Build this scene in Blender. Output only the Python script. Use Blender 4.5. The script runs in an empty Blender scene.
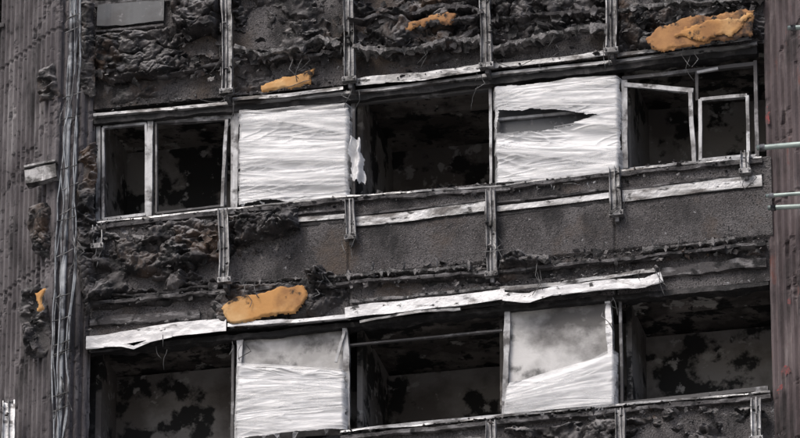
import bpy, math, random
import numpy as np
from mathutils import Vector, Matrix
random.seed(7); rng=np.random.default_rng(7)
H=31.2
# elevation survey (drawing units -> metres on the facade, at depth y behind/in front of wall face)
def F(u,v,y=0.0):
    a=1.5e-4*(u-400); b=1.5e-4*(219-v)
    dx=-.1992+.9755*a+.0929*b; dy=.8841+.2198*a-.4123*b; dz=.4226+.9063*b
    t=(61.89+y)/dy
    return (13.94+t*dx, y, H-29.58+t*dz)
# ---------------------------------------------------------------- noise
def _h(ix,iy,seed):
    n=(ix.astype(np.int64)*374761393+iy.astype(np.int64)*668265263+seed*1442695041)&0xffffffff
    n=((n^(n>>13))*1274126177)&0xffffffff
    n=(n^(n>>16))&0xffffffff
    return n/4294967295.0
def vn(x,y,seed=0):
    x=np.asarray(x,float); y=np.asarray(y,float)+0*x
    ix=np.floor(x);iy=np.floor(y);fx=x-ix;fy=y-iy
    fx=fx*fx*(3-2*fx);fy=fy*fy*(3-2*fy)
    a=_h(ix,iy,seed);b=_h(ix+1,iy,seed);c=_h(ix,iy+1,seed);d=_h(ix+1,iy+1,seed)
    return (a*(1-fx)+b*fx)*(1-fy)+(c*(1-fx)+d*fx)*fy
def fbm(x,y,seed=0,o=4):
    s=0;a=.5;t=0
    x=np.asarray(x,float);y=np.asarray(y,float)
    for i in range(o):
        s=s+a*vn(x,y,seed+i*17);t+=a;a*=.55;x,y=x*1.63-y*1.21+3.1,x*1.21+y*1.63+1.7
    return s/t
def fbs(x,y,seed=0,o=4):
    s=0;a=.5;t=0
    x=np.asarray(x,float);y=np.asarray(y,float)
    for i in range(o):
        s=s+a*vn(x,y,seed+i*17);t+=a;a*=.55;x,y=x*1.5+3.1,y*2.1+1.7
    return s/t
def worley(x,y,seed=0):
    ix=np.floor(x);iy=np.floor(y)
    f1=np.full(x.shape,9.);f2=np.full(x.shape,9.)
    for dx in(-1,0,1):
        for dy in(-1,0,1):
            cx=ix+dx;cy=iy+dy
            px=cx+_h(cx,cy,seed);py=cy+_h(cx,cy,seed+5)
            d=np.hypot(px-x,py-y)
            f2=np.minimum(f2,np.maximum(f1,d));f1=np.minimum(f1,d)
    return f1,f2
# ---------------------------------------------------------------- materials
def node(nt,t,**k):
    n=nt.nodes.new(t)
    for a,b in k.items(): setattr(n,a,b)
    return n
def mask(nt,co,kind,sc,lo,hi,detail=6,rough=.6):
    mp=node(nt,'ShaderNodeMapping'); mp.inputs['Scale'].default_value=sc
    mp.inputs['Location'].default_value=(random.uniform(0,9),random.uniform(0,9),random.uniform(0,9))
    nt.links.new(co,mp.inputs[0])
    if kind=='n':
        n=node(nt,'ShaderNodeTexNoise');n.inputs['Scale'].default_value=1;n.inputs['Detail'].default_value=detail;n.inputs['Roughness'].default_value=rough
        o=n.outputs['Fac']
    else:
        n=node(nt,'ShaderNodeTexVoronoi');n.inputs['Scale'].default_value=1;o=n.outputs['Distance']
    nt.links.new(mp.outputs[0],n.inputs['Vector'])
    r=node(nt,'ShaderNodeMapRange');r.inputs[1].default_value=lo;r.inputs[2].default_value=hi
    nt.links.new(o,r.inputs[0])
    return r.outputs[0]
def mk(name,base,layers=(),rough=.85,bumps=(),metal=0.,ash=None,alpha=None):
    m=bpy.data.materials.new(name);m.use_nodes=True;nt=m.node_tree
    b=nt.nodes['Principled BSDF']; tc=node(nt,'ShaderNodeTexCoord');co=tc.outputs['Object']
    rgb=node(nt,'ShaderNodeRGB');rgb.outputs[0].default_value=(*base,1);cur=rgb.outputs[0]
    def mixc(cur,col,fac):
        mx=node(nt,'ShaderNodeMix',data_type='RGBA');mx.inputs['B'].default_value=(*col,1)
        nt.links.new(fac,mx.inputs['Factor']);nt.links.new(cur,mx.inputs['A']);return mx.outputs['Result']
    for L in layers: cur=mixc(cur,L[0],mask(nt,co,*L[1:]))
    if ash:
        g=node(nt,'ShaderNodeNewGeometry');sx=node(nt,'ShaderNodeSeparateXYZ');nt.links.new(g.outputs['Normal'],sx.inputs[0])
        r=node(nt,'ShaderNodeMapRange');r.inputs[1].default_value=.1;r.inputs[2].default_value=.75;nt.links.new(sx.outputs[2],r.inputs[0])
        k=mask(nt,co,'n',(4,4,4),.4,.6,7)
        mu=node(nt,'ShaderNodeMath',operation='MULTIPLY');nt.links.new(r.outputs[0],mu.inputs[0]);nt.links.new(k,mu.inputs[1])
        cur=mixc(cur,ash,mu.outputs[0])
    nt.links.new(cur,b.inputs['Base Color'])
    b.inputs['Roughness'].default_value=rough;b.inputs['Metallic'].default_value=metal
    nrm=None
    for (kind,sc,st,dist) in bumps:
        h=mask(nt,co,kind,sc,0,1,4)
        bp=node(nt,'ShaderNodeBump');bp.inputs['Strength'].default_value=st;bp.inputs['Distance'].default_value=dist
        nt.links.new(h,bp.inputs['Height'])
        if nrm: nt.links.new(nrm,bp.inputs['Normal'])
        nrm=bp.outputs[0]
    if nrm: nt.links.new(nrm,b.inputs['Normal'])
    if alpha is not None:
        a=mask(nt,co,'n',alpha[0],.25,.75,4)
        r=node(nt,'ShaderNodeMapRange');r.inputs[3].default_value=alpha[1];r.inputs[4].default_value=alpha[2];nt.links.new(a,r.inputs[0])
        nt.links.new(r.outputs[0],b.inputs['Alpha'])
    return m
v3=lambda s:(s,s,s)
M={}
M['char']=mk('charred_foam',(.034,.031,.032),[((.115,.107,.108),'n',v3(2.4),.48,.63),((.09,.056,.037),'n',v3(1.4),.54,.68),((.008,.008,.009),'n',v3(4.5),.47,.58),((.26,.25,.25),'n',v3(24),.62,.71)],.7,[('n',v3(45),.7,.015),('v',v3(80),.3,.01)],ash=(.29,.28,.28))
M['conc']=mk('sooty_aggregate_concrete',(.118,.111,.113),[((.062,.057,.058),'n',v3(1.6),.42,.62),((.27,.26,.265),'v',v3(60),.28,.1),((.02,.02,.02),'n',v3(60),.53,.62),((.09,.07,.057),'n',v3(1.1),.55,.68),((.022,.021,.022),'n',(2.2,2.2,1.),.52,.64),((.3,.3,.31),'n',v3(16),.66,.72)],.9,[('v',v3(60),.8,.011),('n',v3(110),.7,.008)])
M['soot_shade']=mk('soot_and_shadow_black',(.014,.014,.015),[((.06,.057,.058),'n',v3(7),.5,.66)],.8,[('n',v3(30),.7,.02)])  # real soot; also colours the painted shadow strip under the head flashing
M['slab']=mk('burnt_slab_edge',(.07,.066,.068),[((.22,.215,.22),'n',(6,6,18),.5,.64),((.012,.012,.013),'n',v3(8),.5,.62)],.85,[('n',v3(50),.9,.015)])
M['flash']=mk('weathered_flashing',(.45,.455,.465),[((.22,.22,.22),'n',(2,2,10),.42,.6),((.64,.645,.66),'n',(1.5,1.5,22),.58,.68),((.08,.074,.072),'n',(2.4,2.4,7),.5,.62),((.015,.015,.015),'n',(6,6,14),.56,.64)],.38,[('n',v3(18),.5,.012)],metal=.35)
M['white']=mk('white_painted_metal',(.7,.705,.715),[((.44,.44,.45),'n',(2,2,9),.44,.6),((.14,.135,.135),'n',(3,3,10),.55,.66),((.02,.02,.02),'n',(8,8,16),.61,.67)],.36,[('n',v3(9),.4,.02)],metal=.25)
M['rail']=mk('aluminium_rail',(.32,.32,.325),[((.13,.128,.13),'n',(8,8,2.5),.42,.58),((.5,.5,.51),'n',(30,30,4),.56,.68),((.025,.024,.024),'n',v3(5),.5,.61)],.45,[('n',v3(40),.6,.008)],metal=.2)
M['frame']=mk('window_frame_metal',(.44,.45,.465),[((.2,.2,.205),'n',(5,5,3),.44,.6),((.05,.048,.05),'n',v3(6),.51,.63)],.45,[('n',v3(30),.4,.006)],metal=.15)
M['dframe']=mk('burnt_frame',(.08,.078,.08),[((.28,.28,.29),'n',v3(6),.54,.66)],.7,[('n',v3(30),.5,.01)])
M['ash']=mk('ash_crust',(.27,.26,.26),[((.06,.06,.06),'n',v3(10),.43,.57),((.48,.48,.48),'n',v3(24),.6,.72)],.9,[('n',v3(50),1,.02)])
M['foam']=mk('tan_insulation_foam',(.52,.27,.095),[((.6,.38,.18),'n',v3(2.4),.45,.62),((.3,.15,.06),'n',v3(2.2),.52,.66),((.04,.028,.02),'n',v3(5),.58,.65)],.9,[('n',v3(20),.4,.012)])
M['foam2']=mk('scorched_insulation_foam',(.3,.15,.065),[((.42,.22,.09),'n',v3(3),.48,.64),((.06,.04,.03),'n',v3(3),.5,.62),((.02,.017,.016),'n',v3(8),.56,.64)],.9,[('n',v3(20),.5,.015)])
M['film']=mk('white_plastic_film',(.77,.775,.785),[((.6,.607,.62),'n',(2.2,2.2,5),.45,.68),((.38,.385,.395),'n',(3,3,5),.6,.76)],.32,[('n',(5,5,70),.45,.008)],alpha=((1.5,1.5,4),1.0,.9))
M['film2']=mk('clear_plastic_film',(.86,.865,.875),[((.68,.685,.7),'n',(3,3,8),.45,.68)],.24,[('n',(6,6,60),.4,.006)],alpha=((2,2,12),0.,.75))
M['board']=mk('scorched_board',(.6,.595,.59),[((.34,.335,.33),'n',(1.5,1.5,1.5),.42,.6),((.1,.096,.094),'n',(1.,1.,1.3),.48,.64),((.03,.03,.03),'n',v3(3),.55,.68)],.6,[('n',v3(20),.3,.01)])
M['gpan']=mk('grey_backing_panel',(.07,.076,.084),[((.04,.04,.045),'n',v3(3),.45,.6),((.16,.16,.17),'n',v3(14),.6,.7)],.5)
M['col']=mk('fluted_sooty_concrete',(.145,.134,.14),[((.082,.074,.079),'n',(3,3,.9),.42,.6),((.24,.23,.235),'n',(5,5,1.2),.54,.7),((.03,.028,.03),'n',(2.2,2.2,1.),.53,.66),((.035,.033,.035),'n',v3(16),.58,.66)],.9,[('n',(50,50,30),.7,.01)])
M['colr']=mk('reddish_sooty_concrete',(.125,.1,.104),[((.07,.055,.058),'n',(3,3,.9),.42,.6),((.2,.17,.172),'n',(5,5,1.2),.55,.7),((.03,.026,.027),'n',(2.2,2.2,1.),.53,.66),((.16,.07,.06),'n',(6,6,2),.62,.72)],.9,[('n',(50,50,30),.7,.01)])
M['ceil']=mk('flaking_ceiling',(.22,.2,.186),[((.08,.071,.066),'n',v3(1.6),.45,.55),((.42,.41,.39),'n',v3(2.3),.6,.62),((.015,.015,.015),'n',v3(3),.52,.57),((.03,.03,.03),'n',v3(11),.58,.64)],.9,[('n',v3(14),.5,.02)])
M['wall']=mk('smoked_wall',(.3,.286,.274),[((.15,.136,.128),'n',v3(1.2),.44,.58),((.025,.025,.025),'n',v3(1.9),.53,.58),((.42,.41,.4),'n',v3(6),.6,.66)],.9,[('n',v3(14),.5,.02)])
M['cable']=mk('grey_cable',(.26,.28,.3),[((.42,.44,.46),'n',v3(6),.5,.65),((.05,.05,.055),'n',v3(4),.48,.6)],.6)
M['wire']=mk('burnt_wire',(.05,.05,.05),[((.25,.25,.25),'n',v3(9),.5,.65)],.7)
M['pole']=mk('galvanised_pole',(.42,.5,.47),[((.22,.27,.26),'n',(5,20,20),.45,.62)],.45,metal=.3)
M['red']=mk('red_paint_mark',(.28,.06,.06),[((.1,.06,.06),'n',v3(20),.4,.55)],.85)
M['ground']=mk('pale_hardstanding',(.3,.285,.265),[((.2,.195,.18),'n',v3(.3),.45,.6)],.9)
ML=list(M); MI={k:i for i,k in enumerate(ML)}
# ---------------------------------------------------------------- mesh builder
class MB:
    def __init__(s): s.v=[];s.f=[];s.m=[];s.sm=[];s.n=0
    def add(s,V,Fc,m,smooth=False):
        V=np.asarray(V,float).reshape(-1,3);Fc=[tuple(int(i)+s.n for i in f) for f in Fc]
        s.v.append(V);s.n+=len(V);s.f+=Fc;s.m+=[MI[m]]*len(Fc);s.sm+=[smooth]*len(Fc)
    def box(s,x0,x1,y0,y1,z0,z1,m):
        V=[(x,y,z) for x in(x0,x1) for y in(y0,y1) for z in(z0,z1)]
        s.add(V,[(0,1,3,2),(4,6,7,5),(0,4,5,1),(2,3,7,6),(0,2,6,4),(1,5,7,3)],m)
    def grid(s,X,Y,Z,m,keep=None,smooth=True):
        r,c=X.shape;idx=np.arange(r*c).reshape(r,c)
        q=np.stack([idx[:-1,:-1],idx[:-1,1:],idx[1:,1:],idx[1:,:-1]],-1).reshape(-1,4)
        if keep is not None:
            k=(keep[:-1,:-1]&keep[:-1,1:]&keep[1:,1:]&keep[1:,:-1]).ravel();q=q[k]
        s.add(np.stack([X,Y,Z],-1).reshape(-1,3),q.tolist(),m,smooth)
    def sweep(s,path,prof,m,step=.03,jit=0.,jf=6.,closed=True,smooth=False,wv=0.,spike=0.,oct=3):
        P=[];path=[np.array(p,float) for p in path]
        for a,b in zip(path[:-1],path[1:]):
            n=max(1,int(np.linalg.norm(b-a)/step))
            for i in range(n): P.append(a+(b-a)*i/n)
        P.append(path[-1]);P=np.array(P);n=len(P)
        L=np.concatenate([[0],np.cumsum(np.linalg.norm(np.diff(P,axis=0),axis=1))])
        T=np.gradient(P,axis=0);T/=np.linalg.norm(T,axis=1)[:,None]
        sd=random.randint(0,9999)
        if jit:
            for k in range(3): P[:,k]+=jit*2*(fbm(L*jf,L*0+k*7.3,sd,oct)-.5)
        V=[]
        K=len(prof)
        for j,(a,b) in enumerate(prof):
            sc=1+wv*2*(fbm(L*jf*1.0,L*0+j*3.1,sd+3,oct)-.5)*1.3
            if wv: sc=sc-.5*wv*np.clip((vn(L*9,L*0+j*5.3,sd+13)-.8)*6,0,1)
            e=0
            if spike: e=spike*np.clip(vn(L*28,L*0+j*.3,sd+8)-.72,0,1)*3.5*np.sign(a)
            nx=-T[:,2];nz=T[:,0];ln=np.hypot(nx,nz)+1e-6;nx/=ln;nz/=ln
            V.append(np.stack([P[:,0]+nx*(a*sc+e),P[:,1]+b*sc,P[:,2]+nz*(a*sc+e)],-1))
        V=np.stack(V,1).reshape(-1,3)
        f=[]
        kk=K if closed else K-1
        for i in range(n-1):
            for j in range(kk):
                j2=(j+1)%K
                f.append((i*K+j,i*K+j2,(i+1)*K+j2,(i+1)*K+j))
        if closed: f.append(tuple(range(K-1,-1,-1)));f.append(tuple(range((n-1)*K,n*K)))
        s.add(V,f,m,smooth)
    def tube(s,path,r,m,step=.06,jit=0,jf=2.,k=8):
        P=[];path=[np.array(p,float) for p in path]
        for a,b in zip(path[:-1],path[1:]):
            n=max(1,int(np.linalg.norm(b-a)/step))
            for i in range(n): P.append(a+(b-a)*i/n)
        P.append(path[-1]);P=np.array(P);n=len(P)
        L=np.linspace(0,1,n)*np.linalg.norm(P[-1]-P[0]);sd=random.randint(0,9999)
        if jit:
            for q in range(3): P[:,q]+=jit*2*(fbm(L*jf,L*0+q*7.3,sd,3)-.5)
        T=np.gradient(P,axis=0);V=[]
        for i in range(n):
            t=Vector(T[i]).normalized();u=t.cross(Vector((.3,.9,.2))).normalized();w=t.cross(u)
            for j in range(k):
                an=2*math.pi*j/k;V.append(Vector(P[i])+u*(r*math.cos(an))+w*(r*math.sin(an)))
        f=[(i*k+j,i*k+(j+1)%k,(i+1)*k+(j+1)%k,(i+1)*k+j) for i in range(n-1) for j in range(k)]
        f+=[tuple(range(k)),tuple(range((n-1)*k,n*k))]
        s.add([tuple(a) for a in V],f,m,True)
    def build(s,name,parent=None):
        me=bpy.data.meshes.new(name);V=np.concatenate(s.v)
        me.from_pydata(V.tolist(),[],s.f)
        used=sorted(set(s.m));mp={u:i for i,u in enumerate(used)}
        for u in used: me.materials.append(M[ML[u]])
        me.polygons.foreach_set('material_index',[mp[i] for i in s.m]);me.polygons.foreach_set('use_smooth',s.sm)
        me.update();o=bpy.data.objects.new(name,me);bpy.context.collection.objects.link(o)
        if parent: o.parent=parent
        return o
def pdist(X,Z,poly):
    inside=np.zeros(X.shape,bool);d=np.full(X.shape,1e9);n=len(poly)
    for i in range(n):
        x0,z0=poly[i];x1,z1=poly[(i+1)%n]
        ex,ez=x1-x0,z1-z0;t=np.clip(((X-x0)*ex+(Z-z0)*ez)/(ex*ex+ez*ez+1e-9),0,1)
        d=np.minimum(d,np.hypot(X-x0-t*ex,Z-z0-t*ez))
        c=((z0>Z)!=(z1>Z))&(X<(x1-x0)*(Z-z0)/(z1-z0+1e-12)+x0);inside^=c
    return np.where(inside,d,-d)
def lumps(mb,puv,m='char',amp=.1,base=0.,ls=.14,seed=None,res=.009,rag=.05,edge=.06,crack=1.,lump=None,soft=False):
    seed=random.randint(0,9999) if seed is None else seed
    poly=[(F(u,v,base-amp*.4)[0],F(u,v,base-amp*.4)[2]) for u,v in puv]
    xs=[p[0] for p in poly];zs=[p[1] for p in poly]
    X,Z=np.meshgrid(np.arange(min(xs)-rag,max(xs)+rag,res),np.arange(min(zs)-rag,max(zs)+rag,res))
    d=pdist(X,Z,poly)+rag*2*(fbm(X*7,Z*7,seed,5)-.5)
    wx=X+.16*(fbm(X*4,Z*4,seed+1)-.5)*2;wz=Z+.16*(fbm(X*4,Z*4,seed+2)-.5)*2
    f1,f2=worley(wx/ls,wz/ls*1.15,seed+3);g1,g2=worley(wx/ls*2.7,wz/ls*2.7,seed+4)
    k=np.clip((fbm(X*2.2,Z*2.2,seed+21,3)-.48)*7,0,1)
    if lump is not None: k=k*0+lump
    q=fbm(wx*2.2,wz*3.2,seed+22,5)*5.5;fl=np.floor(q);terr=(fl+(q-fl)**9)/5.5
    rdg=1-np.abs(2*fbm(wx*4,wz*6,seed+23,4)-1)*2
    blob=.6*np.sqrt(np.clip(1-f1*f1,0,1))-.2*crack*np.clip(1-(f2-f1)*6,0,1)+.16*np.sqrt(np.clip(1-g1*g1,0,1))-.07*crack*np.clip(1-(g2-g1)*5,0,1)
    layer=2.2*(terr-.4)+.1*rdg
    # places where the crust has fallen off, down to the wall
    hole=np.clip((fbm(X*1.8,Z*2.6,seed+51,5)-.56)*14,0,1)
    h=.2+1.5*(fbm(X*2.6,Z*2.6,seed+6,4)-.35)+k*blob+(1-k)*layer+.12*(fbm(X*18,Z*18,seed+7,4)-.5)
    h=h*(1-hole)+.06*hole
    if soft: h=.6+.45*(fbm(X*3,Z*3,seed+6,3)-.5)+.06*(fbm(X*20,Z*20,seed+7,3)-.5)
    e=np.clip(d/edge,0,1)**.6
    Y=base-.002-amp*np.clip(h,0.02,2)*e
    Zs=Z-.45*(base-Y)*(fbm(X*4,Z*4,seed+9)-.2)*(0 if soft else 1)
    mb.grid(X,Y,Zs,m,keep=d>0)
def poly_ch(w,d,t=.006,open_front=True):
    if open_front: return [(-w,d),(-w,0),(-w+t,0),(-w+t,d-t),(w-t,d-t),(w-t,0),(w,0),(w,d)]
    return [(-w,0),(w,0),(w,d),(w-t,d),(w-t,t),(-w+t,t),(-w+t,d),(-w,d)]
R=lambda w,d:[(-w,0),(w,0),(w,d),(-w,d)]
E=lambda n:(lambda o:(bpy.context.collection.objects.link(o),o)[1])(bpy.data.objects.new(n,None))
# ================================================================ TOWER
tower=E('burnt_tower_block')
XL,XR=-3.37,3.92
ST=2.74
sill=H+.29;head=H+1.63
mb=MB()
for k in (-2,-1,0,1):
    zt=sill+ST*k; zb=head+ST*(k-1)
    mb.box(XL-.05,XR+.05,0,.2,zb,zt,'soot_shade')
    mb.box(XL,XR,.2,3.0,zb+.1,zb+.3,'ceil')
mb.build('spandrel_core',tower)
mb=MB()
for k in (0,1):
    zt=sill+ST*k-.0; zb=head+ST*(k-1)
    X,Z=np.meshgrid(np.arange(XL-.04,XR+.04,.012),np.arange(zb,zt+.006,.012))
    Y=-.006-.02*fbm(X*4,Z*4,31+k,4)-.008*fbm(X*30,Z*30,7,2)
    low=(Z<zb+.5);Y=np.where(low,Y,Y-.035)
    for uu in (350,490,616):
        j=(np.abs(X-F(uu,235)[0])<.012);Y=np.where(j,Y+.03,Y)
    mb.grid(X,Y,Z,'conc')
zt=sill-ST
mb.box(XL-.05,XR+.05,-.03,-.002,zt-1.3,zt-.01,'conc')
mb.build('concrete_spandrel_panels',tower)
mb=MB()
for k in (-1,0,1):
    fz=sill+ST*k-.75;cz=head+ST*k+.1
    mb.box(XL,XR,.2,3.0,fz-.02,fz,'wall')
    if k<1: 
        for (u0,u1,dep) in ((60,236,1.3),(236,350,1.0),(350,494,1.9),(494,622,1.1),(622,800,1.5)):
            if k<0: dep-=.25
            x0=max(XL,F(u0,250 if k==0 else 400)[0]);x1=min(XR,F(u1,250 if k==0 else 400)[0])
            X,Z=np.meshgrid(np.arange(x0,x1,.03),np.arange(fz,cz,.03))
            Y=dep+.03*fbm(X*4,Z*4,5)
            mb.grid(X,Y,Z,'wall')
            mb.box(x0-.03,x0+.03,.45,3,fz,cz-.003,'wall')
            mb.box(x0+.03,x1-.03,dep*.5,dep*.5+.05,cz-.05,cz-.002,'ceil')
            mb.box(x0+.1,x1-.2,dep-.12,dep-.02,fz+1.1+.1*k,fz+1.14+.1*k,'dframe')
            for i in range(5):
                xx=random.uniform(x0+.1,x1-.3);l=random.uniform(.3,1.1);a=random.uniform(-1.2,1.2)
                mb.sweep([(xx,dep-.3,fz+.5+random.uniform(0,.4)),(xx+l*math.cos(a),dep-.25,fz+.8+l*math.sin(a)*.4)],R(.015,.03),'dframe',jit=.02)
mb.build('room_interiors',tower)
def column(mb,pts,z0,z1,seed,m='col'):
    plan=[]
    for (ax,ay),(bx,by) in zip(pts[:-1],pts[1:]):
        L=math.hypot(bx-ax,by-ay);n=int(L/.1);nx,ny=(by-ay)/L,-(bx-ax)/L
        if ny>0: nx,ny=-nx,-ny
        for i in range(n):
            for (t,o) in ((0.0,0),(.1,.03),(.3,.034),(.5,.032),(.6,0),(.8,-.004)):
                s=(i+t)/n;plan.append((ax+(bx-ax)*s+nx*o,ay+(by-ay)*s+ny*o))
    plan.append(pts[-1]);plan=np.array(plan)
    zs=[z0]+list(np.arange(H-3.2,H+3.4,.02))+list(np.arange(H+3.4,z1,.5))+[z1]
    zs=np.array([z for z in np.arange(z0,H-3.2,.5)]+zs[1:])
    X=np.repeat(plan[None,:,0],len(zs),0);Y=np.repeat(plan[None,:,1],len(zs),0);Z=np.repeat(zs[:,None],len(plan),1)
    dm=np.clip(fbm(X*6,Z*5,seed,5)-.64,0,1)*.3
    Y=Y+np.minimum(dm,.03)+.003*(fbm(X*30,Z*30,seed+3,2)-.5)
    jz=F(50,30,-.35)[2]
    for k in range(-12,12):
        g=np.abs(Z-(jz+ST*k))<.021;Y=np.where(g,Y+.02,Y)
    mb.grid(X,Y,Z,m,smooth=False)
xa=F(52,219,-.35)[0]
mb=MB();column(mb,[(xa-.85,.5),(xa,-.35),(XL+.02,.02)],0,62,3)
mb.box(xa-.8,XL-.03,.45,3,0,62,'soot_shade');mb.build('fluted_concrete_column',tower)
mb=MB();column(mb,[(XR,.02),(XR+.42,-.4),(XR+1.2,.4)],0,62,9,'colr')
mb.box(XR+.05,XR+1.15,.42,3,0,62,'soot_shade');mb.build('fluted_concrete_column',tower)
mb=MB()
for k in range(-11,11):
    for (x0,x1,y0,main) in ((XL-8.6,xa-.82,.5,0),(XL,XR,0,1),(XR+1.18,XR+8.5,.4,0)):
        if main and k in(-2,-1,0,1): continue
        zt=sill+ST*k;zb=head+ST*(k-1)
        mb.box(x0,x1,y0,y0+.2,zb,zt,'conc');mb.box(x0,x1,y0+.2,y0+2.6,zb+.1,zb+.3,'ceil')
        mb.box(x0,x1,y0-.08,y0-.002,zt-.06,zt-.01,'slab')
        n=5
        for i in range(n+1):
            xx=x0+(x1-x0)*i/n*.998
            mb.box(xx,xx+.05,y0+.05,y0+.1,zt+.001,zt+head-sill-.001,'dframe')
mb.box(XL-8.6,XR+8.5,3.02,18,0,62,'soot_shade')
mb.build('tower_body',tower)
P=lambda pts,y:[F(u,v,y) for u,v in pts]
mb=MB()
Lp=lambda h,d,t=.006:[(-h/2,-t),(h/2,-t),(h/2,d),(h/2-t,d),(h/2-t,0),(-h/2,0)]
mb.sweep(P([(91,228),(160,219),(235,211),(350,199),(490,190),(560,180),(650,170),(762,160)],-.1),[(-.022,0),(.022,0),(.018,.1),(-.022,.1)],'slab',jit=.012,jf=5,wv=.5)
mb.sweep(P([(91,223),(160,216),(235,208),(350,196),(490,187),(560,178),(650,167),(762,157)],-.08),Lp(.02,.1),'flash',jit=.012,jf=4,wv=.6)
mb.sweep(P([(235,214),(350,202),(490,192),(615,176)],-.05),R(.03,.05),'soot_shade',jit=.02,jf=7,wv=.6)
for pts,h in (([(352,222),(420,215),(486,206)],.11),([(497,209),(560,202),(612,195)],.06),([(622,196),(690,188),(762,180)],.13),([(285,221),(345,216)],.05)):
    mb.sweep(P(pts,-.075),Lp(h,.04),'flash',jit=.008,jf=2.2,wv=.22)
    mb.sweep(P([(u,v-7) for u,v in pts],-.09),R(.012,.04),'slab',jit=.012,jf=4,wv=.6)
    mb.sweep(P([(u,v+6) for u,v in pts],-.06),R(.01,.04),'soot_shade',jit=.012,jf=4,wv=.6)
mb.sweep(P([(93,115),(160,109),(240,102),(350,92),(420,84),(500,73),(622,60),(757,43)],-.07),[(-.016,0),(.016,0),(.022,.07),(-.022,.07)],'flash',jit=.006,jf=3,wv=.4)
mb.sweep(P([(93,121),(240,108),(350,98),(500,80),(622,66),(757,50)],-.03),R(.035,.12),'soot_shade',jit=.01,jf=6,wv=.4)  # black strip painted in as the shadow beneath the pale head lip
for pts,h in (([(233,99),(290,95),(343,88)],.04),([(356,82),(420,76),(480,68)],.09),([(493,66),(550,60),(606,53)],.055),([(618,55),(690,46),(752,38)],.04)):
    mb.sweep(P(pts,-.11),Lp(h,.06),'flash',jit=.009,jf=2.5,wv=.35)
mb.sweep(P([(86,343),(108,341),(140,335),(180,329),(226,325)],-.14),Lp(.14,.12),'white',jit=.006,jf=2,wv=.18)
mb.sweep(P([(104,345),(122,345),(134,348),(150,341),(172,336)],-.15),Lp(.035,.04),'white',jit=.006,jf=3,wv=.3)
mb.sweep(P([(228,325),(290,321),(346,317)],-.14),Lp(.04,.12),'white',jit=.01,jf=4,wv=.4)
mb.sweep(P([(345,313),(372,309),(400,307),(440,302),(470,299),(505,294)],-.15),Lp(.13,.12),'white',jit=.006,jf=2.5,wv=.18)
mb.sweep(P([(360,322),(420,312),(460,309)],-.17),Lp(.025,.04),'flash',jit=.015,jf=4,wv=.5)
mb.sweep(P([(503,296),(530,298),(552,291),(585,288),(620,284),(645,283),(662,277)],-.16),Lp(.1,.12),'white',jit=.008,jf=3,wv=.3)
mb.sweep(P([(500,289),(560,284),(640,272),(655,270)],-.13),Lp(.04,.1),'flash',jit=.01,jf=5,wv=.4)
mb.sweep(P([(350,302),(420,295),(500,287)],-.1),Lp(.03,.08),'ash',jit=.015,jf=5,wv=.5)
for pts in ([(350,318),(430,310),(500,303)],[(90,352),(140,346)],[(510,303),(600,292)]):
    mb.sweep(P(pts,-.1),Lp(.03,.06),'soot_shade',jit=.015,jf=5,wv=.7)
mb.sweep(P([(86,350),(235,337),(347,325),(505,308),(617,297),(768,283)],-.02),R(.03,.14),'soot_shade',jit=.012,jf=6,wv=.4)
mb.sweep(P([(90,303),(220,291),(340,283),(500,271),(640,257),(766,243)],-.12),R(.018,.12),'slab',jit=.02,jf=5,wv=.7)
mb.sweep(P([(90,322),(200,314)],-.06),R(.05,.05),'slab',jit=.01,jf=5,wv=.4)
mb.sweep(P([(622,277),(700,268),(766,262)],-.07),R(.05,.06),'slab',jit=.01,jf=5,wv=.4)
mb.sweep(P([(340,437),(420,430),(505,421),(620,410),(770,396)],-.1),R(.022,.12),'slab',jit=.015,jf=5,wv=.5)
mb.sweep(P([(86,463),(200,452),(340,441)],-.1),R(.022,.12),'slab',jit=.015,jf=5,wv=.5)
mb.sweep(P([(340,431),(420,425),(505,416),(620,405),(770,392)],-.08),Lp(.02,.1),'flash',jit=.012,jf=4,wv=.6)
mb.sweep(P([(95,4),(160,0),(225,-8),(400,-24),(770,-62)],-.1),R(.03,.12),'slab',jit=.012,wv=.4)
mb.sweep(P([(95,-5),(225,-16),(400,-33),(770,-70)],-.1),Lp(.1,.1),'flash',jit=.012,wv=.3)
mb.sweep(P([(96,31),(130,28),(164,24)],-.14),R(.012,.06),'slab',jit=.012,wv=.3)
mb.sweep(P([(97,16),(164,10)],-.13),R(.13,.04),'gpan',jit=.012,wv=.1)
mb.build('metal_ledges',tower)
def bar(mb,u0,v0,u1,v1,w,y,d,m,jit=.004,wv=.2):
    mb.sweep([F(u0,v0,y),F(u1,v1,y)],[(-w/2,0),(w/2,0),(w/2,d),(-w/2,d)],m,jit=jit,jf=3,wv=wv,step=.03)
mb=MB();y=.04
def sash(mb,c,y,w,m,d=.05):
    (a,b,c2,d2)=c
    bar(mb,*a,*b,w,y,d,m);bar(mb,*b,*c2,w,y-.003,d,m);bar(mb,*c2,*d2,w,y,d,m);bar(mb,*d2,*a,w,y-.003,d,m)
sash(mb,[(98,123),(233,116),(233,211),(98,222)],y,.05,'frame')
sash(mb,[(103,127),(146,123),(146,214),(103,219)],y-.02,.028,'frame')
bar(mb,150,119,149,216,.06,y-.03,.06,'frame')
sash(mb,[(156,122),(226,119),(225,205),(156,213)],y-.015,.022,'dframe')
bar(mb,226,119,222,206,.035,y-.05,.03,'frame',.006)
bar(mb,236,112,235,208,.05,y-.04,.08,'frame')
bar(mb,353,96,353,200,.045,y,.06,'dframe');bar(mb,490,84,491,190,.03,y,.06,'frame');bar(mb,353,103,490,88,.035,y,.05,'dframe')
bar(mb,353,199,490,188,.04,y,.06,'dframe')
bar(mb,624,80,625,168,.06,y-.04,.07,'frame');bar(mb,624,84,693,90,.05,y-.05,.04,'frame',.006)
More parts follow.
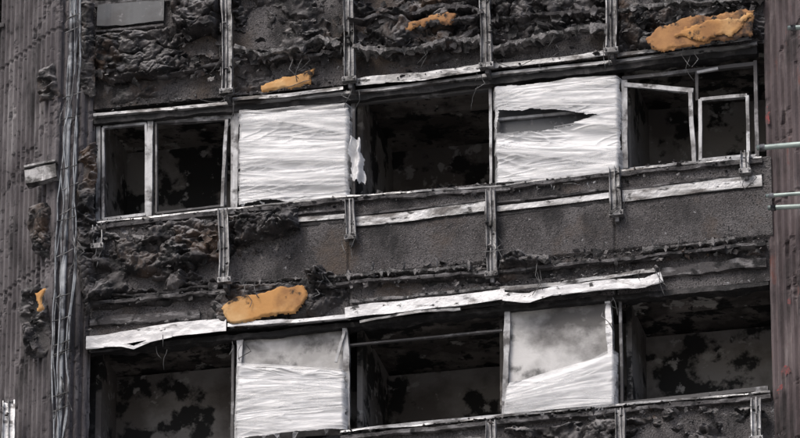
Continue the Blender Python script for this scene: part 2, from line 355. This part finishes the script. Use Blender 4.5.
bar(mb,690,90,694,162,.045,y-.05,.05,'frame',.006);bar(mb,697,68,697,100,.03,y,.04,'dframe')
sash(mb,[(700,99),(747,95),(748,155),(700,160)],y-.02,.035,'frame')
bar(mb,622,78,757,63,.04,y,.05,'dframe');bar(mb,697,72,718,68,.03,y-.04,.03,'frame')
bar(mb,625,170,757,156,.05,y,.06,'frame');bar(mb,755,60,757,156,.04,y,.05,'dframe')
for (a,b,c,d,m) in ((240,335,237,438,'frame'),(345,326,347,434,'frame'),(507,304,505,416,'frame'),(607,297,615,410,'white')):
    bar(mb,a,b,c,d,.06,.0,.07,m,.008,.35)
bar(mb,345,330,336,362,.03,-.03,.02,'frame',.01)
bar(mb,350,430,503,415,.03,.03,.05,'frame');bar(mb,620,404,768,388,.05,.05,.05,'dframe')
bar(mb,620,300,622,405,.03,.04,.05,'dframe');bar(mb,233,345,232,440,.03,.04,.05,'dframe')
bar(mb,349,345,502,330,.02,.06,.04,'dframe')
mb.build('window_frames',tower)
mb=MB()
def quad_grid(c,y,res=.012):
    C=[np.array(F(u,v,y)) for u,v in c]
    W=np.linalg.norm(C[1]-C[0]);Hh=np.linalg.norm(C[3]-C[0])
    S,T=np.meshgrid(np.linspace(0,1,int(W/res)),np.linspace(0,1,int(Hh/res)))
    Q=(C[0][None,None]*((1-S)*(1-T))[...,None]+C[1]*(S*(1-T))[...,None]+C[2]*(S*T)[...,None]+C[3]*((1-S)*T)[...,None])
    return S,T,Q,W,Hh
for c in ([(240,112),(348,104),(348,203),(240,208)],[(495,86),(620,80),(620,185),(495,188)]):
    S,T,Q,W,Hh=quad_grid(c,.05,.03);mb.grid(Q[...,0],Q[...,1],Q[...,2],'gpan')
for c in ([(244,340),(345,330),(346,434),(239,440)],[(510,308),(606,300),(613,410),(508,416)]):
    S,T,Q,W,Hh=quad_grid(c,.04,.012);mb.grid(Q[...,0],Q[...,1]+.02*fbm(S*3,T*3,4),Q[...,2],'board')
bar(mb,497,136,618,128,.04,.01,.03,'frame');bar(mb,498,119,618,108,.03,.01,.03,'frame')
mb.build('infill_boards',tower)
# ================================================================ plastic sheeting
def wrap(c,y,seed,tear=None,nb=16,slant=0.):
    mb=MB()
    S,T,Q,W,Hh=quad_grid(c,y,.006)
    s=S*W;t=T*Hh
    def folds(s,t,sd):
        fan=(fbs(s*.5,t*1.1,sd+31,2)-.5)*.7*(s-W*.5)
        tt=t+.06*(fbs(s*1.6,t*1.6,sd,3)-.5)*2+slant*s+fan
        r1=1-np.abs(2*fbs(s*.7,tt*8,sd+1,2)-1)*1.6
        t2=t-.6*slant*s-fan*.8+.1*(fbs(s*1.4,t*1.2,sd+8,3)-.5)
        r2=(1-np.abs(2*vn(s*1.6,t2*24,sd+2)-1))**4
        t3=t+.3*(s-.6)*(fbs(s*.7,t*1.3,sd+11,2)-.5)*3
        r3=(1-np.abs(2*vn(s*1.4,t3*48,sd+4)-1))**4
        r4=(1-np.abs(2*vn(s*2.8+t*4,t*16-s*4,sd+14)-1))**5
        r5=(1-np.abs(2*vn(s*2.8-t*5,t*14+s*5,sd+15)-1))**5
        m1=np.clip((fbs(s*2,t*4,sd+41,2)-.4)*5,0,1);m2=np.clip((fbs(s*2,t*4,sd+43,2)-.4)*5,0,1)
        return .015*r1+.012*r2*m1+.009*r3*m2+.01*r4*m2+.01*r5*(1-m1)+.05*fbs(s*2,t*3,sd+12,2)
    e=np.minimum(S,1-S)*W
    Y=Q[...,1]-folds(s,t,seed)+.05*np.clip(1-e/.05,0,1)**2
    top=.06*(fbm(s*4,s*0,seed+5)-.3);bot=.09*(fbm(s*3,s*0,seed+6)-.3)
    lf=.06*(fbm(t*9,t*0,seed+7)-.35)
    keep=(t>top)&(t<Hh-bot)&(s>lf)&(s<W-lf[:, ::-1])
    Xx=Q[...,0]
    if tear is not None:
        poly=[(F(u,v,y)[0],F(u,v,y)[2]) for u,v in tear];d=pdist(Xx,Q[...,2],poly)+.04*(fbm(Xx*12,Q[...,2]*24,seed)-.5)
        keep&=~(d>0);Y-=.03*np.exp(-np.abs(d)/.02)
    mb.grid(Xx,Y,Q[...,2],'film',keep)
    r=np.random.default_rng(seed)
    for i in range(nb):
        tc=r.uniform(.03,.97)*Hh;h=r.uniform(.02,.26);sl=r.normal(0,.09)+(-slant if r.random()<.5 else slant)*.6;bow=r.uniform(-.04,.04)
        ss,q=np.meshgrid(np.linspace(-.012,W+.012,90),np.linspace(-.5,.5,12))
        pin=1-.85*np.clip(fbs(ss*1.0,ss*0,seed+i,2)-.3,0,1)*2
        tt=tc+sl*(ss/W-.5)*W+bow*np.sin(ss/W*3.14)+q*h*pin+.008*(fbs(ss*3,q*2,seed+i*3)-.5)
        tt=np.clip(tt,.005,Hh-.005)
        a=np.clip(ss/W,0,1);b=tt/Hh
        C=[np.array(F(u,v,y)) for u,v in c]
        Qb=(C[0]*((1-a)*(1-b))[...,None]+C[1]*(a*(1-b))[...,None]+C[2]*(a*b)[...,None]+C[3]*((1-a)*b)[...,None])
        xo=np.where(ss<0,ss,np.where(ss>W,ss-W,0))
        yy=y-.095-.0012*i-.012*(1-np.abs(2*fbs(ss*.8,q*4+i*3,seed+i,2)-1)*2)+.12*np.clip(1-np.minimum(ss+.012,W+.012-ss)/.04,0,1)
        if tear is not None:
            d=pdist(Qb[...,0],Qb[...,2],poly);kp=(d<.0)
        else: kp=None
        mb.grid(Qb[...,0]+xo,yy,Qb[...,2],'film2',kp)
    for i in range(5):
        sx=r.uniform(.03,.97);cc=np.array(F(*c[3],y-.05))*(1-sx)+np.array(F(*c[2],y-.05))*sx
        L=r.uniform(.03,.1);w=r.uniform(.01,.04)
        A,B=np.meshgrid(np.linspace(-1,1,6),np.linspace(0,1,8))
        mb.grid(cc[0]+A*w*(1-.6*B)+.03*B*r.uniform(-1,1),cc[1]+.02*np.sin(A*3+B*4),cc[2]+.04-B*L,'film2')
    return mb.build('plastic_sheeting')
wrap([(239,114),(351,107),(350,203),(238,206)],-.01,11,nb=13,slant=.04)
wrap([(494,86),(621,79),(622,186),(496,188)],-.01,23,tear=[(500,113),(550,112),(600,118),(570,128),(535,134),(498,137)],nb=14,slant=-.16)
wrap([(237,366),(347,372),(347,430),(235,442)],-.04,37,nb=8,slant=.06)
wrap([(507,385),(617,352),(617,408),(503,419)],-.04,41,nb=8,slant=.12)
mb=MB()
S,T,Q,W,Hh=quad_grid([(350,138),(362,140),(368,188),(349,184)],-.06,.006)
k=fbm(S*3,T*4,3);Y=Q[...,1]-.05*np.sin(S*9+T*4)-.04*k
mb.grid(Q[...,0]+.05*(fbm(T*4,T*0,8)-.5),Y,Q[...,2],'film',keep=(np.abs(S-.5)<.5*(.35+.65*fbm(T*5,T*0,12)*1.3))&(T<.75+.5*fbm(S*4,S*0,2)-.1))
mb.build('torn_cloth_scrap')
# ================================================================ cladding rails
def chip(mb,x,y,z,r,m):
    V=[];
    for a in range(6):
        V.append((x+r*random.uniform(.4,1.2)*math.cos(a*1.047),y+r*random.uniform(.4,1)*math.sin(a*1.047),z+random.uniform(-.3,.3)*r))
    V.append((x,y,z+r*random.uniform(.4,1)));V.append((x,y,z-r*.4))
    mb.add(V,[(i,(i+1)%6,6) for i in range(6)]+[((i+1)%6,i,7) for i in range(6)],m)
def rail(u0,v0,u1,v1,w=.055,y=-.17,m='rail',foot=True):
    mb=MB();w*=random.uniform(.82,1.05)
    mb.sweep(P([(u0,v0),((u0+u1)/2+random.uniform(-1,1),(v0+v1)/2),(u1,v1)],y),poly_ch(w,.06,.01),m,jit=.012,jf=2.2,wv=.2,step=.03)
    mb.sweep(P([(u0,v0),(u1,v1)],y+.02),R(.006,.03),'rail',jit=.008,step=.05)
    x,_,z=F(u1,v1,y)
    if foot:
        mb.box(x-w*1.35,x+w*1.35,y-.006,y+.07,z-.01,z+.045,'rail');mb.box(x-.02,x+.02,y+.05,0,z-.06,z+.02,'dframe')
        for sx in(-1,1):
            mb.tube([(x+sx*w*.95,y-.022,z+.018),(x+sx*w*.95,y,z+.018)],.012,'dframe',k=6)
    n=max(1,int(abs(v1-v0)/40))
    for i in range(n):
        xx,_,zz=F(u0+(u1-u0)*(i+.5)/n,v0+(v1-v0)*(i+.5)/n,y)
        mb.box(xx-w-.012,xx-w-.002,y+.01,0,zz-.05,zz+.05,'dframe')
    for i in range(int(abs(v1-v0)/14)):
        t=random.random();a,b,c=F(u0+(u1-u0)*t,v0+(v1-v0)*t,y)
        chip(mb,a+random.uniform(-w,w),b+random.uniform(-.01,.02),c,random.uniform(.01,.035),random.choice(['char','soot_shade','ash']))
    return mb.build('cladding_rail')
for a in ((226,-40,226,92),(348,-40,349,80),(485,-40,486,66),(610,-40,611,51)): rail(*a,y=-.25)
rail(223,208,224,281,y=-.3)
for a in ((349,198,350,238),(490,188,491,275),(614,166,616,214)): rail(*a)
rail(97,224,97,247,.05,-.22);rail(745,150,745,172,.05,-.16,'flash')
rail(8,400,8,470,.08,-.3,'white',False);rail(620,408,621,470,y=-.22);rail(490,420,491,470,y=-.22);rail(756,397,756,440,.05,-.22,'flash')
# ================================================================ charred insulation
mb=MB()
A=lambda *a,**k:lumps(mb,*a,**k)
A([(94,32),(164,26),(224,10),(224,62),(160,78),(94,84)],amp=.2,ls=.2)
A([(100,84),(150,78),(200,70),(210,90),(110,104)],amp=.06,ls=.1)
A([(164,-30),(226,-30),(224,30),(175,45)],amp=.28,ls=.25,lump=.8)
A([(230,-30),(346,-30),(346,44),(300,52),(232,54)],amp=.22,ls=.24)
A([(232,56),(300,56),(320,74),(290,90),(232,95)],amp=.05,ls=.1,crack=.6)
A([(352,-30),(484,-30),(482,44),(420,52),(352,48)],amp=.24,ls=.26)
A([(380,54),(450,48),(470,58),(400,70)],amp=.05,ls=.1)
A([(488,-30),(608,-30),(608,30),(550,42),(490,44)],amp=.2,ls=.2)
A([(488,44),(560,38),(580,48),(492,60)],amp=.06,ls=.12)
A([(614,-30),(766,-30),(764,38),(700,46),(616,52)],amp=.16,ls=.2)
A([(88,232),(222,214),(300,204),(302,224),(262,240),(230,262),(218,286),(160,292),(89,300)],amp=.19,ls=.22)
A([(110,236),(216,222),(212,262),(120,278)],amp=.27,ls=.26,lump=.6)
A([(232,212),(298,206),(300,228),(268,238),(232,246)],amp=.26,ls=.16,lump=.8)
A([(90,296),(345,276),(345,292),(90,312)],amp=.07,ls=.1)
A([(345,276),(500,268),(620,258),(766,240),(766,256),(500,284),(346,294)],amp=.05,ls=.08)
A([(202,302),(232,282),(345,276),(350,302),(300,322),(212,328)],amp=.12,ls=.13)
A([(305,268),(320,262),(334,270),(330,284),(308,284)],amp=.22,ls=.08,rag=.03,lump=1)
A([(500,256),(520,250),(548,256),(540,268),(505,268)],amp=.2,ls=.09,rag=.04,lump=1)
A([(505,428),(770,402),(780,470),(500,480)],amp=.16,ls=.16)
A([(345,444),(500,430),(500,480),(340,480)],amp=.12,ls=.14)
A([(20,285),(40,282),(50,330),(44,358),(24,352),(16,310)],base=-.33,amp=.16,ls=.12)
A([(26,205),(48,200),(50,260),(30,250)],base=-.3,amp=.12,ls=.1)
A([(35,70),(55,60),(60,95),(40,100)],base=-.33,amp=.1,ls=.1)
A([(76,150),(96,140),(96,300),(84,320),(74,240)],base=-.1,amp=.1,ls=.12)
A([(74,0),(95,0),(94,100),(80,90)],base=-.12,amp=.08,ls=.12)
mb.build('charred_insulation')
mb=MB()
def flakes(u0,v0,u1,v1,h,n,y0,y1,smin=.012,smax=.06,ms=('char','char','soot_shade','soot_shade','char','slab')):
    for i in range(n):
        t=random.random();u=u0+(u1-u0)*t;v=v0+(v1-v0)*t+random.uniform(-h/2,h/2)
        c=Vector(F(u,v,random.uniform(y0,y1)));s=smin+(smax-smin)*random.random()**2.2;asp=random.uniform(.25,1.2)
        A_,B_=np.meshgrid(np.linspace(-1,1,5),np.linspace(-1,1,5))
        curl=random.uniform(-.8,.8);tw=random.uniform(-.4,.4)
        x=A_*s*(1+.3*np.array([[random.uniform(-1,1) for _ in range(5)] for _ in range(5)]))
        z=B_*s*asp*(1+.3*np.array([[random.uniform(-1,1) for _ in range(5)] for _ in range(5)]))
        yy=curl*A_**2*s+tw*A_*B_*s
        Rm=Matrix.Rotation(random.uniform(-1.3,1.3),3,'X')@Matrix.Rotation(random.uniform(-3.1,3.1),3,'Y')@Matrix.Rotation(random.uniform(-1,1),3,'Z')
        V=np.stack([x,yy,z],-1).reshape(-1,3)@np.array(Rm).T+np.array(c)
        mb.grid(V[:,0].reshape(5,5),V[:,1].reshape(5,5),V[:,2].reshape(5,5),random.choice(ms),smooth=False)
flakes(95,60,760,-10,60,280,-.2,-.06,.01,.075)
flakes(95,72,760,8,10,140,-.22,-.1)
flakes(92,255,300,232,50,110,-.24,-.08)
flakes(92,300,766,243,16,240,-.13,-.04,.01,.045)
flakes(200,305,350,292,36,30,-.14,-.06,.01,.04)
flakes(95,106,760,38,10,120,-.12,-.03,.008,.03)
flakes(92,229,762,166,8,130,-.12,-.03,.008,.03)
flakes(505,432,770,410,30,110,-.18,-.06,.01,.05)
flakes(30,290,36,350,26,30,-.46,-.34,.01,.05)
flakes(345,288,660,262,16,60,-.12,-.04,.01,.04)
flakes(86,222,232,212,4,30,-.05,.1,.008,.03);flakes(355,197,490,185,5,40,-.05,.1,.008,.04);flakes(625,167,757,155,4,30,-.05,.1,.008,.03)
mb.build('peeling_flakes')
def foam(p,amp,base,m='foam',rag=.06):
    mb=MB();lumps(mb,p,m,amp=amp,base=base,rag=rag,soft=True,edge=.03);return mb.build('exposed_insulation_patch')
foam([(216,308),(236,296),(262,290),(302,285),(307,297),(296,313),(262,319),(230,325)],.06,-.14,rag=.05)
foam([(258,84),(285,76),(314,69),(311,84),(288,89),(260,94)],.05,-.11,rag=.06)
foam([(645,38),(660,25),(690,17),(722,12),(758,6),(753,38),(712,43),(690,48),(650,52)],.05,-.21,'foam2',.06)
foam([(672,36),(690,24),(722,18),(750,14),(742,32),(700,40)],.04,-.245,'foam',.08)
foam([(400,22),(416,20),(430,14),(456,14),(450,22),(430,24),(406,28)],.05,-.26,'foam2',.08)
foam([(33,292),(44,290),(47,310),(36,314)],.05,-.46,rag=.08)
mb=MB()
def crust(pts,h=.03,y=-.14,d=.14,jit=.03,spike=.05,m='ash'):
    mb.sweep(P(pts,y),[(-h/2,0),(h/2,-.01),(h/2,d),(-h/2,d)],m,step=.012,jit=jit,jf=4.5,wv=1.2,spike=spike,smooth=False,oct=5)
crust([(95,72),(130,70),(160,76),(222,62)],.02,y=-.15,m='slab')
crust([(234,46),(262,54),(300,47),(318,38),(342,42)],.045,y=-.24,jit=.07)
crust([(234,50),(262,58),(300,55),(342,50)],.025,y=-.16,jit=.06,m='slab')
crust([(352,46),(400,50),(440,42),(480,36)],.04,y=-.24,jit=.07)
crust([(352,20),(380,12),(420,24),(480,14)],.025,y=-.28,jit=.08,m='slab')
crust([(490,44),(530,38),(570,30),(606,28)],.035,y=-.22,jit=.06)
crust([(490,20),(540,12),(606,10)],.02,y=-.22,jit=.06,m='slab')
crust([(616,12),(660,4),(700,2),(762,-5)],.03,y=-.2,jit=.04)
crust([(380,22),(440,6),(484,10)],.03,y=-.24,jit=.06,m='slab')
crust([(345,276),(385,270),(430,270),(470,266)],.03,y=-.12,jit=.015,spike=.06)
crust([(500,262),(548,256)],.03,y=-.2,jit=.03)
crust([(642,250),(680,246),(735,238)],.035,y=-.12,jit=.01,spike=.06)
crust([(230,282),(290,279),(345,277)],.015,y=-.1,jit=.02)
crust([(90,296),(150,294),(220,284)],.02,y=-.13,jit=.03,m='slab')
for (u,v) in ((372,262),(404,262),(436,259),(462,258),(652,238),(678,236),(705,232),(728,226)):
    crust([(u,v+8),(u+1,v)],.012,y=-.12,d=.02,jit=.01,spike=0)
mb.build('ash_crust')
mb=MB()
for line,n,y in (([(91,224),(762,158)],260,-.08),([(90,300),(766,241)],260,-.1),([(93,110),(757,38)],160,-.1),([(95,70),(760,2)],200,-.16),([(345,433),(768,394)],150,-.08),([(86,330),(660,268)],90,-.12)):
    (u0,v0),(u1,v1)=line
    for i in range(n):
        t=random.random();x,yy,z=F(u0+(u1-u0)*t,v0+(v1-v0)*t+random.gauss(0,1.2),y+random.uniform(-.03,.05))
        chip(mb,x,yy,z,abs(random.gauss(.012,.012))+.005,random.choice(['char','char','ash','soot_shade','slab']))
mb.build('loose_debris')
mb=MB()
for (u,v) in [(226,40),(230,95),(348,40),(352,90),(486,30),(486,80),(611,40),(224,240),(349,225),(491,240),(616,200),(745,170),(97,240),(300,50),(420,50),(560,40),(690,45),(320,280),(250,285),(540,262),(650,275),(160,345),(240,340),(610,300)]:
    for i in range(3):
        uu=u+random.uniform(-8,8);vv=v+random.uniform(-10,10);y0=-.2
        L=random.uniform(8,30);pts=[(uu,vv),(uu+random.uniform(-6,6),vv+L*.5),(uu+random.uniform(-9,9),vv+L)]
        mb.tube(P(pts,y0),random.choice([.003,.004,.005]),'wire',jit=.05,jf=4,k=5,step=.04)
for i in range(6):
    u=random.uniform(100,700);v=lambda q:215-.095*(q-95)+random.uniform(-6,6);e=u+random.uniform(30,80)
    b=random.choice([-110,-165,75])
    mb.tube(P([(u,v(u)+b),((u+e)/2,v((u+e)/2)+b+4),(e,v(e)+b)],-.2),.004,'wire',jit=.04,jf=3,k=5)
mb.build('dangling_wires')
mb=MB()
for i in range(7):
    o=random.uniform(-7,7)
    pts=[(77+o*.6,-60),(75+o*.5,60+random.uniform(-20,20)),(68+o*.8,150),(66+o,250+random.uniform(-20,20)),(60+o,350),(57+o*.9,520)]
    mb.tube(P(pts,-.5-.03*(i%3)),random.choice([.006,.008,.01]),'cable',jit=.06,jf=1.3,k=7)
mb.tube(P([(73,-60),(70,60),(66,200),(61,350),(56,520)],-.53),.022,'cable',jit=.02,jf=.7,k=10)
for i in range(18):
    v=random.uniform(-10,440);u=76-.04*v
    mb.tube(P([(u-9,v+4),(u+8,v-3)],-.56),.006,'wire',jit=.03,jf=6,k=5,step=.03)
for i in range(9):
    v=random.uniform(-10,420);u=76-.04*v+random.uniform(-8,8)
    mb.tube(P([(u,v),(u+random.uniform(-14,14),v+15),(u+random.uniform(-12,12),v+random.uniform(25,45))],-.56),.005,'wire',jit=.06,jf=5,k=5,step=.03)
mb.build('cable_bundle')
mb=MB()
mb.sweep(P([(25,176),(56,170)],-.45),R(.08,.12),'rail',jit=.01,wv=.2);mb.sweep(P([(24,166),(56,160)],-.46),R(.012,.14),'rail',jit=.01);mb.build('junction_box')
mb=MB()
for (u0,v0,u1,v1,y,r) in ((757,148,860,139,-.6,.03),(768,208,860,203,-.6,.026),(766,196,860,189,-.75,.02),(788,28,860,24,-.6,.026)):
    mb.tube([F(u0,v0,y),F(u1,v1,y)],r,'pole',k=14);
    x,_,z=F(u0+3,v0,y);mb.tube([(x,y,z),(x+.05,y,z)],r*1.35,'rail',k=12)
x=F(848,200,-.64)[0];mb.tube([(x,-.67,0),(x,-.67,62)],.025,'pole',k=12,step=2)
mb.build('scaffold_poles')
mb=MB()
for (u,v,w,h,sd) in ((779,366,14,16,1),(776,386,9,10,2),(764,108,8,22,3),(786,298,8,10,4)):
    S,T,Q,W,Hh=quad_grid([(u,v),(u+w,v-w*.6),(u+w,v+h-w*.6),(u,v+h)],-.02-(u-765)/33*.35*.9-.06,.008)
    d=1-np.hypot(S-.5,T-.5)*2+1.6*(fbm(S*3,T*4,sd)-.55)
    mb.grid(Q[...,0],Q[...,1],Q[...,2],'red',keep=d>.25)
mb.build('painted_survey_marks',tower)
mb=MB();mb.add([(-600,-600,0),(600,-600,0),(600,600,0),(-600,600,0)],[(0,1,2,3)],'ground');mb.build('ground')
el,az=math.radians(48),math.radians(205)
w=bpy.data.worlds.new('World');bpy.context.scene.world=w;w.use_nodes=True
nt=w.node_tree;sk=nt.nodes.new('ShaderNodeTexSky');sk.sky_type='NISHITA';sk.sun_disc=False;sk.sun_elevation=el;sk.sun_rotation=az;sk.dust_density=4;sk.air_density=.8;sk.ozone_density=1
nt.links.new(sk.outputs[0],nt.nodes['Background'].inputs[0]);nt.nodes['Background'].inputs[1].default_value=.15
sd=bpy.data.lights.new('sun','SUN');sd.energy=1.45;sd.angle=math.radians(22);sd.color=(1,.975,.945)
so=bpy.data.objects.new('sun',sd);bpy.context.collection.objects.link(so)
d=Vector((math.sin(az)*math.cos(el),math.cos(az)*math.cos(el),math.sin(el)))
so.rotation_euler=d.to_track_quat('Z','Y').to_euler()
cd=bpy.data.cameras.new('camera');cam=bpy.data.objects.new('camera',cd);bpy.context.collection.objects.link(cam)
cam.location=(13.94,-61.89,H-29.58);cd.lens=300;cd.sensor_width=36;cd.clip_start=1;cd.clip_end=3000
cam.rotation_euler=Vector((-.1992,.8841,.4226)).to_track_quat('-Z','Y').to_euler()
sc=bpy.context.scene;sc.camera=cam
sc.view_settings.view_transform='Standard';sc.view_settings.look='None';sc.view_settings.exposure=0
